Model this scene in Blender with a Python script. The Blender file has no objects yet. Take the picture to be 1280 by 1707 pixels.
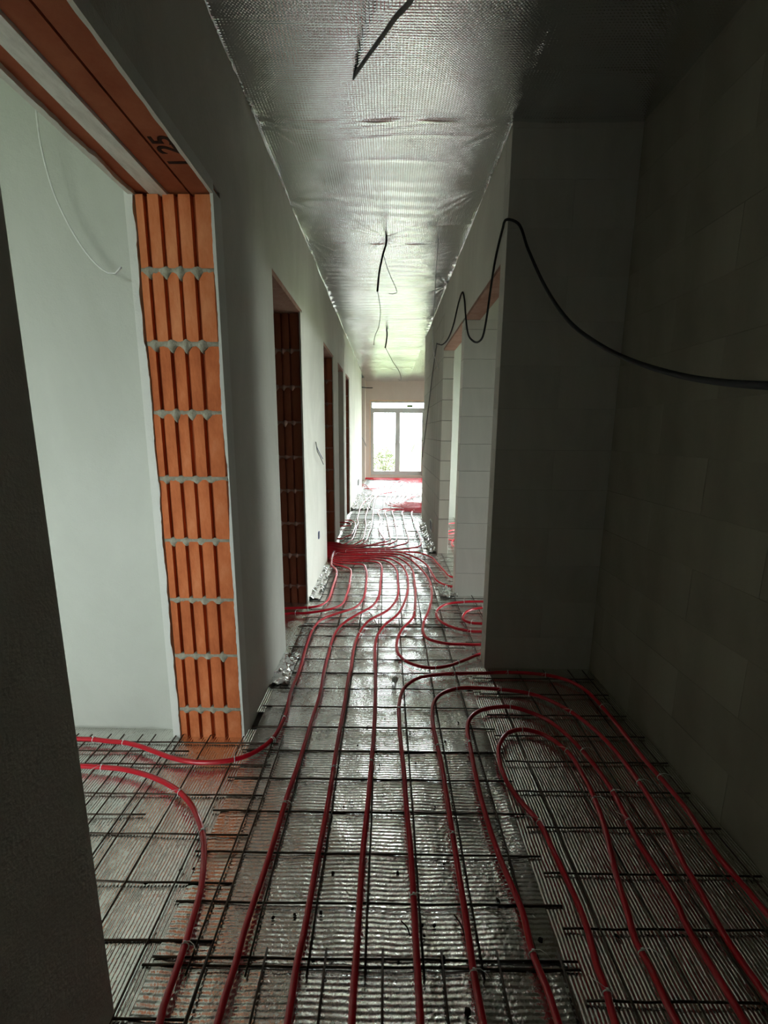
import bpy, math, random
import numpy as np
from mathutils import Vector, Matrix, noise

C = bpy.context.scene.collection
SC = bpy.context.scene
R = math.radians
H = 1.335                                   # camera height above the finished foil floor

# ------------------------------------------------------------------ camera
FPX = 720.0
PITCH, YAW, ROLL = R(10.45), R(-0.33), R(0.39)
fw = Vector((math.sin(YAW)*math.cos(PITCH), math.cos(YAW)*math.cos(PITCH), -math.sin(PITCH)))
rt = Vector((math.cos(YAW), -math.sin(YAW), 0)); up = rt.cross(fw)
rt2 = math.cos(ROLL)*rt + math.sin(ROLL)*up
up2 = -math.sin(ROLL)*rt + math.cos(ROLL)*up
cd = bpy.data.cameras.new('camera'); cam = bpy.data.objects.new('camera', cd); C.objects.link(cam)
m = Matrix.Identity(4)
for i in range(3):
    m[i][0] = rt2[i]; m[i][1] = up2[i]; m[i][2] = -fw[i]
m[2][3] = H
cam.matrix_world = m
cd.sensor_fit = 'HORIZONTAL'; cd.sensor_width = 36.0; cd.lens = FPX/1280*36.0
cd.clip_start = 0.02; cd.clip_end = 200
SC.camera = cam

# ------------------------------------------------------------------ sky, daylight, exposure
w = bpy.data.worlds.new('overcast_sky'); SC.world = w; w.use_nodes = True
nt = w.node_tree; bg = nt.nodes['Background']
tc = nt.nodes.new('ShaderNodeTexCoord'); sep = nt.nodes.new('ShaderNodeSeparateXYZ')
nt.links.new(tc.outputs['Generated'], sep.inputs[0])
rmp = nt.nodes.new('ShaderNodeValToRGB'); nt.links.new(sep.outputs[2], rmp.inputs[0])
rmp.color_ramp.elements[0].color = (0.94, 0.98, 1.0, 1); rmp.color_ramp.elements[1].color = (0.88, 0.95, 1.0, 1)
nt.links.new(rmp.outputs[0], bg.inputs[0]); bg.inputs[1].default_value = 18.0

def portal(loc, size, rot):                 # marks a window opening for daylight sampling; gives off no light itself
    l = bpy.data.lights.new('window_portal', 'AREA'); l.shape = 'RECTANGLE'; l.size, l.size_y = size
    l.cycles.is_portal = True
    o = bpy.data.objects.new('window_portal', l); C.objects.link(o); o.location = loc; o.rotation_euler = rot
    return o

SC.view_settings.view_transform = 'Standard'; SC.view_settings.look = 'None'
SC.view_settings.exposure = 0.22; SC.view_settings.gamma = 1.0
SC.view_settings.use_curve_mapping = False
SC.cycles.use_denoising = True
SC.cycles.max_bounces = 14; SC.cycles.diffuse_bounces = 8; SC.cycles.glossy_bounces = 8
SC.cycles.transparent_max_bounces = 12
SC.cycles.sample_clamp_indirect = 12.0

# ------------------------------------------------------------------ pixel -> place on a known surface
def ray(x, y): return rt2*((x-640)/FPX) - up2*((y-853.5)/FPX) + fw
def on_z(x, y, z): d = ray(x, y); return Vector((0, 0, H)) + d*((z-H)/d.z)
def on_y(x, y, Y): d = ray(x, y); return Vector((0, 0, H)) + d*(Y/d.y)
def on_x(x, y, X): d = ray(x, y); return Vector((0, 0, H)) + d*(X/d.x)

# ------------------------------------------------------------------ materials
def ramp(N, L, src, stops):
    r = N.new('ShaderNodeValToRGB'); e = r.color_ramp.elements
    while len(e) < len(stops): e.new(0.5)
    for i, (p, c) in enumerate(stops): e[i].position = p; e[i].color = (*c, 1) if len(c) == 3 else c
    L.new(src, r.inputs[0]); return r.outputs[0]
class Mt:
    def __init__(s, name, col=(.5, .5, .5), rough=.8, metal=0, spec=.5):
        s.m = bpy.data.materials.new(name); s.m.use_nodes = True
        s.N = s.m.node_tree.nodes; s.L = s.m.node_tree.links; s.b = s.N['Principled BSDF']
        s.b.inputs['Base Color'].default_value = (*col, 1); s.b.inputs['Roughness'].default_value = rough
        s.b.inputs['Metallic'].default_value = metal; s.b.inputs['Specular IOR Level'].default_value = spec
        s.tc = s.N.new('ShaderNodeTexCoord').outputs['Object']; s.h = None
    def noise(s, scale, detail=4, rough=.6, sc=(1, 1, 1), dist=0):
        mp = s.N.new('ShaderNodeMapping'); mp.inputs['Scale'].default_value = sc; s.L.new(s.tc, mp.inputs[0])
        n = s.N.new('ShaderNodeTexNoise'); n.inputs['Scale'].default_value = scale; n.inputs['Detail'].default_value = detail
        n.inputs['Roughness'].default_value = rough; n.inputs['Distortion'].default_value = dist
        s.L.new(mp.outputs[0], n.inputs['Vector']); return n.outputs['Fac']
    def math(s, op, a, b=None, c=None):
        n = s.N.new('ShaderNodeMath'); n.operation = op
        for i, v in enumerate((a, b, c)):
            if v is None: continue
            if isinstance(v, (int, float)): n.inputs[i].default_value = v
            else: s.L.new(v, n.inputs[i])
        return n.outputs[0]
    def axis(s, i):
        n = s.N.new('ShaderNodeSeparateXYZ'); s.L.new(s.tc, n.inputs[0]); return n.outputs[i]
    def color(s, src, stops): o = ramp(s.N, s.L, src, stops); s.L.new(o, s.b.inputs['Base Color']); return o
    def mixcol(s, base, fac, col):
        n = s.N.new('ShaderNodeMix'); n.data_type = 'RGBA'; s.L.new(fac, n.inputs[0]); s.L.new(base, n.inputs[6])
        n.inputs[7].default_value = (*col, 1); s.L.new(n.outputs[2], s.b.inputs['Base Color']); return n.outputs[2]
    def bump(s, src, dist, strength=1.0):
        n = s.N.new('ShaderNodeBump'); n.inputs['Distance'].default_value = dist; n.inputs['Strength'].default_value = strength
        s.L.new(src, n.inputs['Height'])
        if s.h is not None: s.L.new(s.h, n.inputs['Normal'])
        s.h = n.outputs[0]; s.L.new(s.h, s.b.inputs['Normal'])
    def sine(s, src, period, phase=None):
        a = s.math('MULTIPLY', src, 2*math.pi/period)
        if phase is not None: a = s.math('ADD', a, phase)
        return s.math('SINE', a)

def plaster(name, lo, hi, smear=True):
    t = Mt(name, rough=.9, spec=.15)
    n = t.noise(1.6, 6, .65, (1, 1, .5) if smear else (1, 1, 1), .6)
    t.color(n, [(.3, lo), (.72, hi)])
    t.bump(t.noise(9, 8, .7), .004); t.bump(t.noise(140, 2), .0006)
    return t
M = {}
M['plaster'] = plaster('lime_plaster', (.52, .50, .44), (.68, .66, .59)).m
M['room_plaster'] = plaster('pale_plaster', (.50, .51, .45), (.60, .61, .55)).m
M['plaster_edge'] = plaster('plaster_edge', (.62, .62, .57), (.78, .78, .72)).m
M['pink_plaster'] = plaster('pink_plaster', (.50, .40, .34), (.60, .50, .43)).m

def block_mat(name, lo, hi):
    t = Mt(name, rough=.92, spec=.1)
    n = t.noise(2.3, 6, .6, (1, 1, .35), 1.0)
    oi = t.N.new('ShaderNodeObjectInfo').outputs['Random']
    t.color(t.math('MULTIPLY_ADD', oi, .10, t.math('SUBTRACT', n, .05)), [(.3, lo), (.68, hi)])
    t.bump(t.noise(60, 5, .7), .0012)
    return t.m
M['block'] = block_mat('aerated_block', (.48, .465, .41), (.60, .58, .52))
M['block_dark'] = block_mat('dark_olive_block', (.22, .20, .155), (.30, .28, .22))  # darker olive-brown block tone for the near right wall
M['grout'] = Mt('joint_grout', (.18, .17, .15), .95, 0, .1).m

t = Mt('clay_brick', rough=.85, spec=.2)
oi = t.N.new('ShaderNodeObjectInfo').outputs['Random']
n = t.noise(14, 6, .7, (1, 1, .35))
t.color(t.math('MULTIPLY_ADD', oi, .25, t.math('SUBTRACT', n, .12)), [(.25, (.42, .105, .035)), (.5, (.60, .17, .06)), (.8, (.72, .27, .12))])
t.bump(t.noise(90, 5, .7, (1, 1, .2)), .0015); M['brick'] = t.m
t = Mt('lintel_clay', rough=.85, spec=.2)
t.color(t.noise(7, 6, .7), [(.3, (.30, .075, .035)), (.75, (.42, .14, .07))]); t.bump(t.noise(60, 4), .001); M['lintel'] = t.m
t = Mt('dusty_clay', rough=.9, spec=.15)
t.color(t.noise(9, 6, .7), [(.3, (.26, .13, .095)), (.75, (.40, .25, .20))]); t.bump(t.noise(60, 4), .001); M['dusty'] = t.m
t = Mt('shaded_clay_brick', rough=.9, spec=.15)  # same clay brick, with the shade of the farther jambs put into its colour
t.color(t.noise(9, 6, .7, (1, 1, .3)), [(.3, (.20, .055, .03)), (.75, (.34, .11, .06))]); t.bump(t.noise(60, 4), .001); M['brick_shaded'] = t.m
M['groove'] = Mt('clay_groove', (.36, .09, .035), .95, 0, .1).m
t = Mt('mortar', rough=.95, spec=.1); t.color(t.noise(40, 6, .7), [(.3, (.25, .23, .17)), (.7, (.42, .40, .32))]); t.bump(t.noise(120, 4), .003); M['mortar'] = t.m
t = Mt('rigid_foam_strip', rough=.8); t.color(t.noise(25, 6, .7, (1, .3, 1)), [(.3, (.60, .59, .54)), (.55, (.82, .81, .76))]); t.bump(t.noise(80, 3), .001); M['foam'] = t.m

def foil(name, ribs, col, rough, dirt=.0, period=.0125, amp=.0011, wr=.005, cr=.0019):
    t = Mt(name, col, rough, 1.0)
    n = t.noise(1.3, 6, .6)
    base = t.color(n, [(.3, tuple(c*.86 for c in col)), (.7, col)])
    if dirt:
        d = t.noise(5.5, 7, .72, (1, 1, 1), .4)
        f = ramp(t.N, t.L, d, [(.5, (0, 0, 0)), (.72, (dirt, dirt, dirt))])
        t.mixcol(base, f, (.19, .15, .10))
        f2 = t.math('MULTIPLY_ADD', f, -.8, 1.0); t.L.new(f2, t.b.inputs['Metallic'])
        t.L.new(t.math('MULTIPLY_ADD', f, .45, rough), t.b.inputs['Roughness'])
    t.bump(t.noise(7, 5, .6, (1, 1, 1), .8), wr)                     # soft dents
    t.bump(t.noise(55, 3, .6), cr)                                # crinkle
    ph = t.math('MULTIPLY', t.noise(9, 3), 5.0)
    if ribs == 'x':
        t.bump(t.math('MULTIPLY', t.sine(t.axis(1), period, ph), t.noise(70, 2, .6, (1, .25, 1))), amp)
    elif ribs == 'y':
        t.bump(t.math('MULTIPLY', t.sine(t.axis(0), period, ph), t.noise(70, 2, .6, (1, .45, 1))), amp)
    elif ribs == 'grid':
        a = t.sine(t.axis(0), .013, t.math('MULTIPLY', t.noise(4, 2), 4)); b = t.sine(t.axis(1), .011, t.math('MULTIPLY', t.noise(5, 2), 4))
        t.bump(t.math('MULTIPLY', a, b), amp*.9)
        t.bump(b, amp)
    return t.m
M['foil_x'] = foil('silver_foil_ribs_across', 'x', (.88, .88, .85), .2, .4)
M['foil_y'] = foil('silver_foil_ribs_along', 'y', (.86, .86, .82), .22, .1, .0105, .0014)
M['foil_plain'] = foil('silver_foil_crinkled', None, (.82, .82, .78), .24, .4)
M['foil_ceiling'] = foil('ceiling_vapour_foil', 'grid', (.84, .86, .88), .13, 0, amp=.00028, wr=.0022, cr=.0004)
M['foil_far'] = foil('silver_foil_matt', None, (.78, .80, .79), .5, .3)
M['foil_tape'] = foil('foil_tape', None, (.85, .86, .86), .15, 0)

def plain(name, col, rough=.6, metal=0, spec=.5, nz=None):
    t = Mt(name, col, rough, metal, spec)
    if nz:
        t.color(t.noise(nz[0], 4), [(.3, tuple(c*nz[1] for c in col)), (.7, col)])
    return t.m
M['pipe'] = plain('red_pipe', (.62, .006, .022), .28, 0, .5, (3, .85))
M['pipe'].node_tree.nodes['Principled BSDF'].inputs['Coat Weight'].default_value = .3
M['steel'] = plain('rusty_steel_wire', (.10, .07, .05), .55, .6, .5, (30, .6))
M['tie'] = plain('white_nylon', (.75, .75, .72), .4)
M['black'] = plain('black_cable', (.012, .012, .012), .85, 0, .4, (20, .6))
M['greycable'] = plain('grey_cable', (.24, .24, .23), .8, 0, .4, (20, .6))
M['whitewire'] = plain('white_wire', (.9, .9, .87), .5, 0, .4, (20, .8))
M['darkplastic'] = plain('dark_box', (.01, .01, .012), .5)
M['blue'] = plain('blue_plastic', (.01, .03, .15), .5)
M['upvc'] = plain('grey_window_frame', (.55, .55, .53), .4, 0, .5, (5, .9))
M['tape'] = plain('sealing_tape', (.72, .50, .33), .7, 0, .3, (8, .8))
M['sticker'] = plain('green_sticker', (.12, .22, .05), .6, 0, .3, (60, .5))
M['ink'] = plain('marker_ink', (.035, .012, .008), .7, 0, .2, (90, .5))
M['dirt'] = plain('soil', (.035, .025, .018), .95, 0, .1, (60, .4))
M['stone'] = plain('mortar_lump', (.75, .75, .68), .9, 0, .2, (40, .6))
M['straw'] = plain('straw', (.35, .28, .17), .8, 0, .2, (40, .6))
M['concrete'] = plain('concrete', (.32, .31, .29), .9, 0, .2, (4, .7))
M['grass'] = plain('lawn', (.15, .17, .085), .95, 0, .1, (3, .6))
M['leaf'] = plain('bush_leaf', (.06, .085, .015), .6, 0, .3, (6, .5))
M['bark'] = plain('bark', (.12, .08, .05), .9, 0, .1, (20, .6))
g = bpy.data.materials.new('window_glass'); g.use_nodes = True; N = g.node_tree.nodes; L = g.node_tree.links
N.remove(N['Principled BSDF']); tr = N.new('ShaderNodeBsdfTransparent'); tr.inputs[0].default_value = (.93, .96, .95, 1)
gl = N.new('ShaderNodeBsdfGlossy'); gl.inputs['Roughness'].default_value = .02; fr = N.new('ShaderNodeFresnel'); fr.inputs[0].default_value = 1.45
mx = N.new('ShaderNodeMixShader'); L.new(fr.outputs[0], mx.inputs[0]); L.new(tr.outputs[0], mx.inputs[1]); L.new(gl.outputs[0], mx.inputs[2])
L.new(mx.outputs[0], N['Material Output'].inputs[0]); M['glass'] = g

# ------------------------------------------------------------------ mesh helpers
def obj(name, me, mat=None, parent=None, loc=None, rot=None, scale=None):
    if mat is not None and not me.materials: me.materials.append(M[mat])
    o = bpy.data.objects.new(name, me); C.objects.link(o)
    if parent is not None: o.parent = parent
    if loc is not None: o.location = loc
    if rot is not None: o.rotation_euler = rot
    if scale is not None: o.scale = scale
    return o
def empty(name, loc=(0, 0, 0)):
    o = bpy.data.objects.new(name, None); C.objects.link(o); o.location = loc; o.empty_display_size = .1; return o
def tag(o, label, cat, group=None, kind=None):
    o['label'] = label; o['category'] = cat
    if group: o['group'] = group
    if kind: o['kind'] = kind
    return o
def mesh(name, vs, fs, smooth=False):
    me = bpy.data.meshes.new(name); me.from_pydata(vs, [], fs)
    if smooth: me.polygons.foreach_set('use_smooth', [True]*len(me.polygons))
    me.update(); return me
def boxes(name, bs):
    vs, fs = [], []
    for (x0, x1, y0, y1, z0, z1) in bs:
        k = len(vs)
        vs += [(x, y, z) for z in (z0, z1) for y in (y0, y1) for x in (x0, x1)]
        fs += [tuple(k+i for i in f) for f in ((0, 2, 3, 1), (4, 5, 7, 6), (0, 1, 5, 4), (2, 6, 7, 3), (0, 4, 6, 2), (1, 3, 7, 5))]
    return mesh(name, vs, fs)
def struct(o): o['kind'] = 'structure'; return o
def chamfer_box(name, L_, D, Hh, c=.003):
    # box centred in y/z, x from 0..L_, with chamfered edges (joints read as small V grooves)
    vs, fs = [], []
    hx, hy, hz = L_/2, D/2, Hh/2
    for sx in (-1, 1):
        for sy in (-1, 1):
            for sz in (-1, 1):
                vs += [(sx*hx, sy*(hy-c), sz*(hz-c)), (sx*(hx-c), sy*hy, sz*(hz-c)), (sx*(hx-c), sy*(hy-c), sz*hz)]
    import bmesh
    bm = bmesh.new()
    for v in vs: bm.verts.new(v)
    bmesh.ops.convex_hull(bm, input=bm.verts[:])
    bmesh.ops.dissolve_limit(bm, angle_limit=.02, verts=bm.verts[:], edges=bm.edges[:])
    me = bpy.data.meshes.new(name); bm.to_mesh(me); bm.free(); return me
def smooth_path(pts, step=.025):
    P = [Vector(p) for p in pts]; P = [P[0]*2-P[1]] + P + [P[-1]*2-P[-2]]
    out = []
    for i in range(1, len(P)-2):
        a, b, c, d = P[i-1:i+3]
        n = max(1, int((c-b).length/step))
        ta, tb, tcn = (b-a).length**.5 or 1e-3, (c-b).length**.5 or 1e-3, (d-c).length**.5 or 1e-3
        m1 = (c-b) + (( (b-a)/ta) - (c-a)/(ta+tb))*tb
        m2 = (c-b) + (((d-c)/tcn) - (d-b)/(tb+tcn))*tb
        for k in range(n):
            t = k/n; t2 = t*t; t3 = t2*t
            out.append(b*(2*t3-3*t2+1) + m1*(t3-2*t2+t) + c*(-2*t3+3*t2) + m2*(t3-t2))
    out.append(P[-2].copy()); return out
def tube_mesh(name, path, r, n=8, r2=None):
    vs, fs = [], []; up_ = None
    K = len(path)
    for i, p in enumerate(path):
        t = (path[min(i+1, K-1)] - path[max(i-1, 0)]).normalized()
        if up_ is None: up_ = t.orthogonal().normalized()
        up_ = (up_ - t*up_.dot(t)).normalized(); s = t.cross(up_)
        rr = r if r2 is None else r + (r2-r)*i/(K-1)
        for j in range(n):
            a = 2*math.pi*j/n; vs.append(p + (up_*math.cos(a)+s*math.sin(a))*rr)
    for i in range(K-1):
        for j in range(n):
            fs.append((i*n+j, i*n+(j+1) % n, (i+1)*n+(j+1) % n, (i+1)*n+j))
    fs.append(tuple(range(n))[::-1]); fs.append(tuple((K-1)*n+j for j in range(n)))
    return mesh(name, vs, fs, True)
def tube(name, pts, r, mat, parent=None, n=8, step=.025):
    return obj(name, tube_mesh(name, smooth_path(pts, step), r, n), mat, parent)
def grid(name, x0, x1, y0, y1, dx, dy, fn, flip=False):
    nx = max(2, int(round((x1-x0)/dx))+1); ny = max(2, int(round((y1-y0)/dy))+1)
    X, Y = np.meshgrid(np.linspace(x0, x1, nx), np.linspace(y0, y1, ny))
    Z = fn(X, Y)
    co = np.stack([X, Y, Z], -1).reshape(-1, 3).astype(np.float32)
    a = (np.arange(ny-1)[:, None]*nx + np.arange(nx-1)[None]).ravel()
    q = np.stack([a, a+1, a+1+nx, a+nx], 1)
    if flip: q = q[:, ::-1]
    me = bpy.data.meshes.new(name); me.vertices.add(len(co)); me.vertices.foreach_set('co', co.ravel())
    me.loops.add(q.size); me.loops.foreach_set('vertex_index', q.ravel().astype(np.int32))
    me.polygons.add(len(q)); me.polygons.foreach_set('loop_start', np.arange(0, q.size, 4, dtype=np.int32))
    me.polygons.foreach_set('loop_total', np.full(len(q), 4, dtype=np.int32)); me.polygons.foreach_set('use_smooth', np.ones(len(q), bool))
    me.update(); me.validate(); return me
rng = np.random.default_rng(7); random.seed(7)
def waves(n, lo, hi, amp, seed):            # smooth random relief as a sum of plane waves
    r = np.random.default_rng(seed); k = np.exp(r.uniform(math.log(lo), math.log(hi), n)); a = r.uniform(0, 2*math.pi, n); p = r.uniform(0, 2*math.pi, n)
    def f(X, Y):
        Z = 0*X
        for i in range(n): Z = Z + np.sin(2*math.pi*k[i]*(X*np.cos(a[i])+Y*np.sin(a[i]))+p[i])/k[i]
        return Z*amp
    return f

# ------------------------------------------------------------------ layout
XL, XLB, XR, XRB, XW = -.62, -.905, .572, .687, 1.178      # hall faces and backs of its walls, near right wall
ZC, ZS = H+1.42, H+.828                                    # ceiling, soffit of the openings
YE = 12.75                                                 # window wall
OPL = [(.768, 1.700), (2.490, 3.250), (4.385, 5.120), (5.620, 6.290), (6.640, 7.220)]
YX = 2.300                                                 # near cross wall
OPB, OPA = (2.400, 3.425), (3.540, 4.650)
YRE = 6.95
X0, X1, Y0 = -4.6, 3.2, -2.7

# floor and ceiling slabs
floor = struct(obj('floor', boxes('floor', [(X0-.3, X1+.3, Y0-.3, YE+.35, -.25, -.02)]), 'concrete'))
ceiling = struct(obj('ceiling', boxes('ceiling', [(X0-.3, X1+.3, Y0-.3, YE+.35, ZC+.05, ZC+.3)]), 'concrete'))

# left hall wall
segs = []
edges = [Y0] + [v for p in OPL for v in p] + [10.75]
for a, b in zip(edges[0::2], edges[1::2]):
    a2 = a + (.062 if any(abs(a-p[1]) < 1e-6 and i != 3 for i, p in enumerate(OPL)) else 0)
    segs.append((XLB-.015, XL, a2, b, -.02, ZC+.05))
for i, (a, b) in enumerate(OPL): segs.append((XLB-.015, XL, a, b+.065, ZS+.03, ZC+.05))
wall_left = struct(obj('wall_left', boxes('wall_left', segs), 'plaster'))

# grooved hollow clay brick, face towards -y
def brick_mesh(Wd, Hh, D, seed, mat='brick'):
    fr = [(.0, 0), (.096, 0), (.100, 1), (.153, 1), (.157, 0), (.306, 0), (.310, 1), (.361, 1), (.365, 0), (.513, 0), (.517, 1), (.569, 1), (.573, 0), (.733, 0), (.737, 1), (.789, 1), (.793, 0), (1, 0)]
    r = random.Random(seed)
    jx = [r.uniform(-.0015, .0015) for _ in fr]
    vs = []
    for z in (0, Hh):
        for (u, g_), j in zip(fr, jx): vs.append((u*Wd + (j if 0 < u < 1 else 0), .018 if g_ else r.uniform(0, .0015), z))
        vs += [(Wd, D, z), (0, D, z)]
    n = len(fr)+2
    fs = [(i, (i+1) % n, n+(i+1) % n, n+i) for i in range(n)] + [tuple(range(n))[::-1], tuple(range(n, 2*n))]
    me = mesh('brick', vs, fs); me.materials.append(M[mat]); me.materials.append(M['groove' if mat == 'brick' else mat])
    for i in range(n):
        if i+1 < len(fr) and fr[i][1] and fr[i+1][1]: me.polygons[i].material_index = 1
    return me
def mortar_mesh(Wd, seed, big=1.0):
    r = random.Random(seed); vs, fs = [], []; n = 46; k = 7
    for i in range(n+1):
        u = i/n
        b = sum(math.exp(-((u-c)/.05)**2)*w_ for c, w_ in blobs) if (blobs := [(c+r.uniform(-.02, .02)*0, 1) for c in (.127, .335, .543, .763)]) else 0
        am = big*(.62+.8*noise.noise(Vector((u*9, seed*3.1, 0))))
        top = .009 + .008*b*am + .003*noise.noise(Vector((u*30, seed, 5)))
        bot = -.009 - .026*b*am - .004*noise.noise(Vector((u*26, seed, 9)))
        out = .003 + .012*b*am + .003*noise.noise(Vector((u*22, seed, 2)))
        for j in range(k):
            a = math.pi*j/(k-1)
            z = (top+bot)/2 + (top-bot)/2*math.cos(a); y = -max(out, -.004)*math.sin(a)+.004
            vs.append((u*Wd, y, z))
        vs.append((u*Wd, .04, bot)); vs.append((u*Wd, .04, top))
    k += 2
    for i in range(n):
        for j in range(k): fs.append((i*k+j, i*k+(j+1) % k, (i+1)*k+(j+1) % k, (i+1)*k+j))
    fs.append(tuple(range(k))); fs.append(tuple(n*k+j for j in range(k))[::-1])
    return mesh('mortar', vs, fs, True)
CR = .2535
BW = .266
bricks = [brick_mesh(BW, CR-.016, .06, s) for s in range(4)]
bricks_shaded = [brick_mesh(BW, CR-.016, .06, s, 'brick_shaded') for s in range(4, 7)]
for oi_, (a, b) in enumerate(OPL):
    if oi_ == 3: continue
    z = ZS; n_ = 0
    while z > .02:
        z0 = z-CR
        hh = min(CR, z+.02)
        o = obj('brick', random.choice(bricks if oi_ == 0 else bricks_shaded), None, wall_left, (XLB+.004 + random.uniform(-.002, .002), b+random.uniform(-.002, .003), max(z0, -.02)+.008), None, (1, 1, (hh-.012)/(CR-.016)))
        if z0 > .02:
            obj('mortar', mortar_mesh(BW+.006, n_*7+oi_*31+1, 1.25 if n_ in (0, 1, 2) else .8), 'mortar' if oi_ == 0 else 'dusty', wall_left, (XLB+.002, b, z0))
        z = z0; n_ += 1
# broken plaster edges either side of the bare bricks of the first opening
def jag_strip(xa, xb, side, y, z0, z1, seed, amp, base):
    vs, fs = [], []; n = 170
    for i in range(n+1):
        z = z0+(z1-z0)*i/n
        j = base + amp*(noise.noise(Vector((z*3.1, seed, 0)))*1.0 + .5*noise.noise(Vector((z*14, seed, 4)))+.25*noise.noise(Vector((z*60, seed, 8))))
        xe = (xb + j) if side > 0 else (xa - j)
        s = (xa, xe) if side > 0 else (xe, xb)
        for yy in (y, y+.075): vs += [(s[0], yy, z), (s[1], yy, z)]
    for i in range(n):
        k = i*4
        fs += [(k, k+1, k+5, k+4), (k+1, k+3, k+7, k+5), (k+3, k+2, k+6, k+7), (k+2, k, k+4, k+6)]
    return mesh('plaster_edge', vs, fs)
yj = OPL[0][1]
obj('plaster_edge', jag_strip(XLB-.03, XLB, 1, yj-.006, -.02, ZS+.01, 3, .010, .0), 'plaster_edge', wall_left)
obj('plaster_edge', jag_strip(XL-.011, XL+.0003, -1, yj-.006, -.02, ZS+.01, 8, .008, .0), 'plaster_edge', wall_left)
for (a, b) in OPL[1:3]+OPL[4:]:
    obj('plaster_edge', jag_strip(XL-.010, XL+.001, -1, b-.004, -.02, ZS+.01, b, .004, 0), 'plaster', wall_left)
# lintels over the openings
for i, (a, b) in enumerate(OPL):
    if i == 0:
        for (xa, xb, dz, mt, nm) in ((-.702, XL-.010, 0, 'lintel', 'lintel'), (-.782, -.711, .002, 'lintel', 'lintel'), (-.812, -.785, -.006, 'foam', 'foam_strip'), (-.850, -.815, -.002, 'foam', 'foam_strip'), (XLB+.002, -.853, .006, 'lintel', 'lintel')):
            obj(nm, boxes(nm, [(xa, xb, a-.12*0, b+.06, ZS+dz, ZS+.07)]), mt, wall_left)
        vs, fs = [], []; n = 150
        for k in range(n+1):                # plaster lip along the hall edge of the lintel
            yy = a+(b-a)*k/n; d = .011 + .003*noise.noise(Vector((yy*20, 0, 3)))
            vs += [(XL-d, yy, ZS-.004), (XL+.001, yy, ZS-.004), (XL+.001, yy, ZS+.04), (XL-d, yy, ZS+.04)]
        for k in range(n):
            q = 4*k; fs += [(q, q+1, q+5, q+4), (q+1, q+2, q+6, q+5), (q+3, q, q+4, q+7)]
        obj('plaster_edge', mesh('plaster_lip', vs, fs), 'plaster_edge', wall_left)
        vs = []
        fs = []
        for k in range(n+1):
            yy = a+(b-a)*k/n; d = .012 + .010*noise.noise(Vector((yy*9, 2, 3)))+.004*noise.noise(Vector((yy*40, 2, 3)))
            vs += [(XLB-.016, yy, ZS-.008), (XLB-.016+d+.008, yy, ZS-.008), (XLB-.016+d+.008, yy, ZS+.04), (XLB-.016, yy, ZS+.04)]
        for k in range(n):
            q = 4*k; fs += [(q, q+1, q+5, q+4), (q+1, q+2, q+6, q+5), (q+3, q, q+4, q+7)]
        obj('plaster_edge', mesh('plaster_lip', vs, fs), 'plaster_edge', wall_left)
    else:
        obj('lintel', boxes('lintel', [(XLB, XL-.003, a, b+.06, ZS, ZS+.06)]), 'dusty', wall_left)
# marker figures on the lintel
fc = bpy.data.curves.new('figures', 'FONT'); fc.body = '1 25'; fc.size = .088; fc.extrude = .0006; fc.offset = .0016; fc.space_character = .95
fc.materials.append(M['ink'])
fo = bpy.data.objects.new('marker_writing', fc); C.objects.link(fo); fo.parent = wall_left
fo.matrix_world = Matrix.Translation((-.632, 1.548, ZS-.0008)) @ Matrix(((0, -1, 0, 0), (-1, 0, 0, 0), (0, 0, -1, 0), (0, 0, 0, 1)))

# right hand walls of pale blocks
BH = .2115
def block_wall(par, p0, axis, length, thick, z0, z1, bl=.6, half=True, gap=.003, first=0.0, ch=.003, mt='block'):
    """running-bond blocks along x ('x') or y ('y') starting at p0 (centre line of the wall)"""
    cache = {}
    z = z0; row = 0
    while z < z1-.02:
        hh = min(BH, z1-z); s = 0.0
        off = first if row % 2 == 0 else (bl/2 if half else first)
        e = off if off > .03 else bl
        while s < length-.005:
            e2 = min(e, length); l = e2-s
            key = (round(l, 3), round(hh, 3))
            if key not in cache: cache[key] = chamfer_box('block', l-gap, thick, hh-gap, ch)
            o = obj('block', cache[key], mt, par)
            c = s+l/2; dd = random.uniform(-.3, .3)*gap
            if axis == 'x': o.location = (p0[0]+c, p0[1]+dd, z+hh/2)
            else: o.location = (p0[0]+dd, p0[1]+c, z+hh/2); o.rotation_euler.z = math.pi/2
            s = e2; e = s+bl
        z += BH; row += 1
def wall_core(name, bs, mat='grout'): return struct(obj(name, boxes(name, bs), mat))
k_ = .003
wr = wall_core('wall_right', [(XR+k_, XRB-k_, OPA[1]+k_, YRE-k_, -.02, ZC+.05)])
block_wall(wr, ((XR+XRB)/2, OPA[1]), 'y', YRE-OPA[1], XRB-XR, -.02, ZC+.02, .5)
obj('plaster_header', boxes('header', [(XR, XRB, OPB[0]+.001, OPA[1]-.001, ZS+.02, ZC+.05)]), 'plaster', wr)
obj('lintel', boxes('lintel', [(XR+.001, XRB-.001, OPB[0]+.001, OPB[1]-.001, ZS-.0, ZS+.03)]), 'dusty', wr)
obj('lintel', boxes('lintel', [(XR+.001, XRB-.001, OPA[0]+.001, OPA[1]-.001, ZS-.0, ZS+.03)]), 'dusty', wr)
wx = wall_core('wall_right.001', [(XR+k_, X1, YX+k_, OPB[0]-k_, -.02, ZC+.05)])
block_wall(wx, (XR, (YX+OPB[0])/2), 'x', 1.0, OPB[0]-YX, -.02, ZC+.02, .62, True, .0008, 0, .0008)
wn = wall_core('wall_right.002', [(XW+k_, XW+.2, Y0, YX, -.02, ZC+.05)])
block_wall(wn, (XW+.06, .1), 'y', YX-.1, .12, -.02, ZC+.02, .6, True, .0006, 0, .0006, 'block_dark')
wn.data.materials[0] = M['block_dark']
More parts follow.
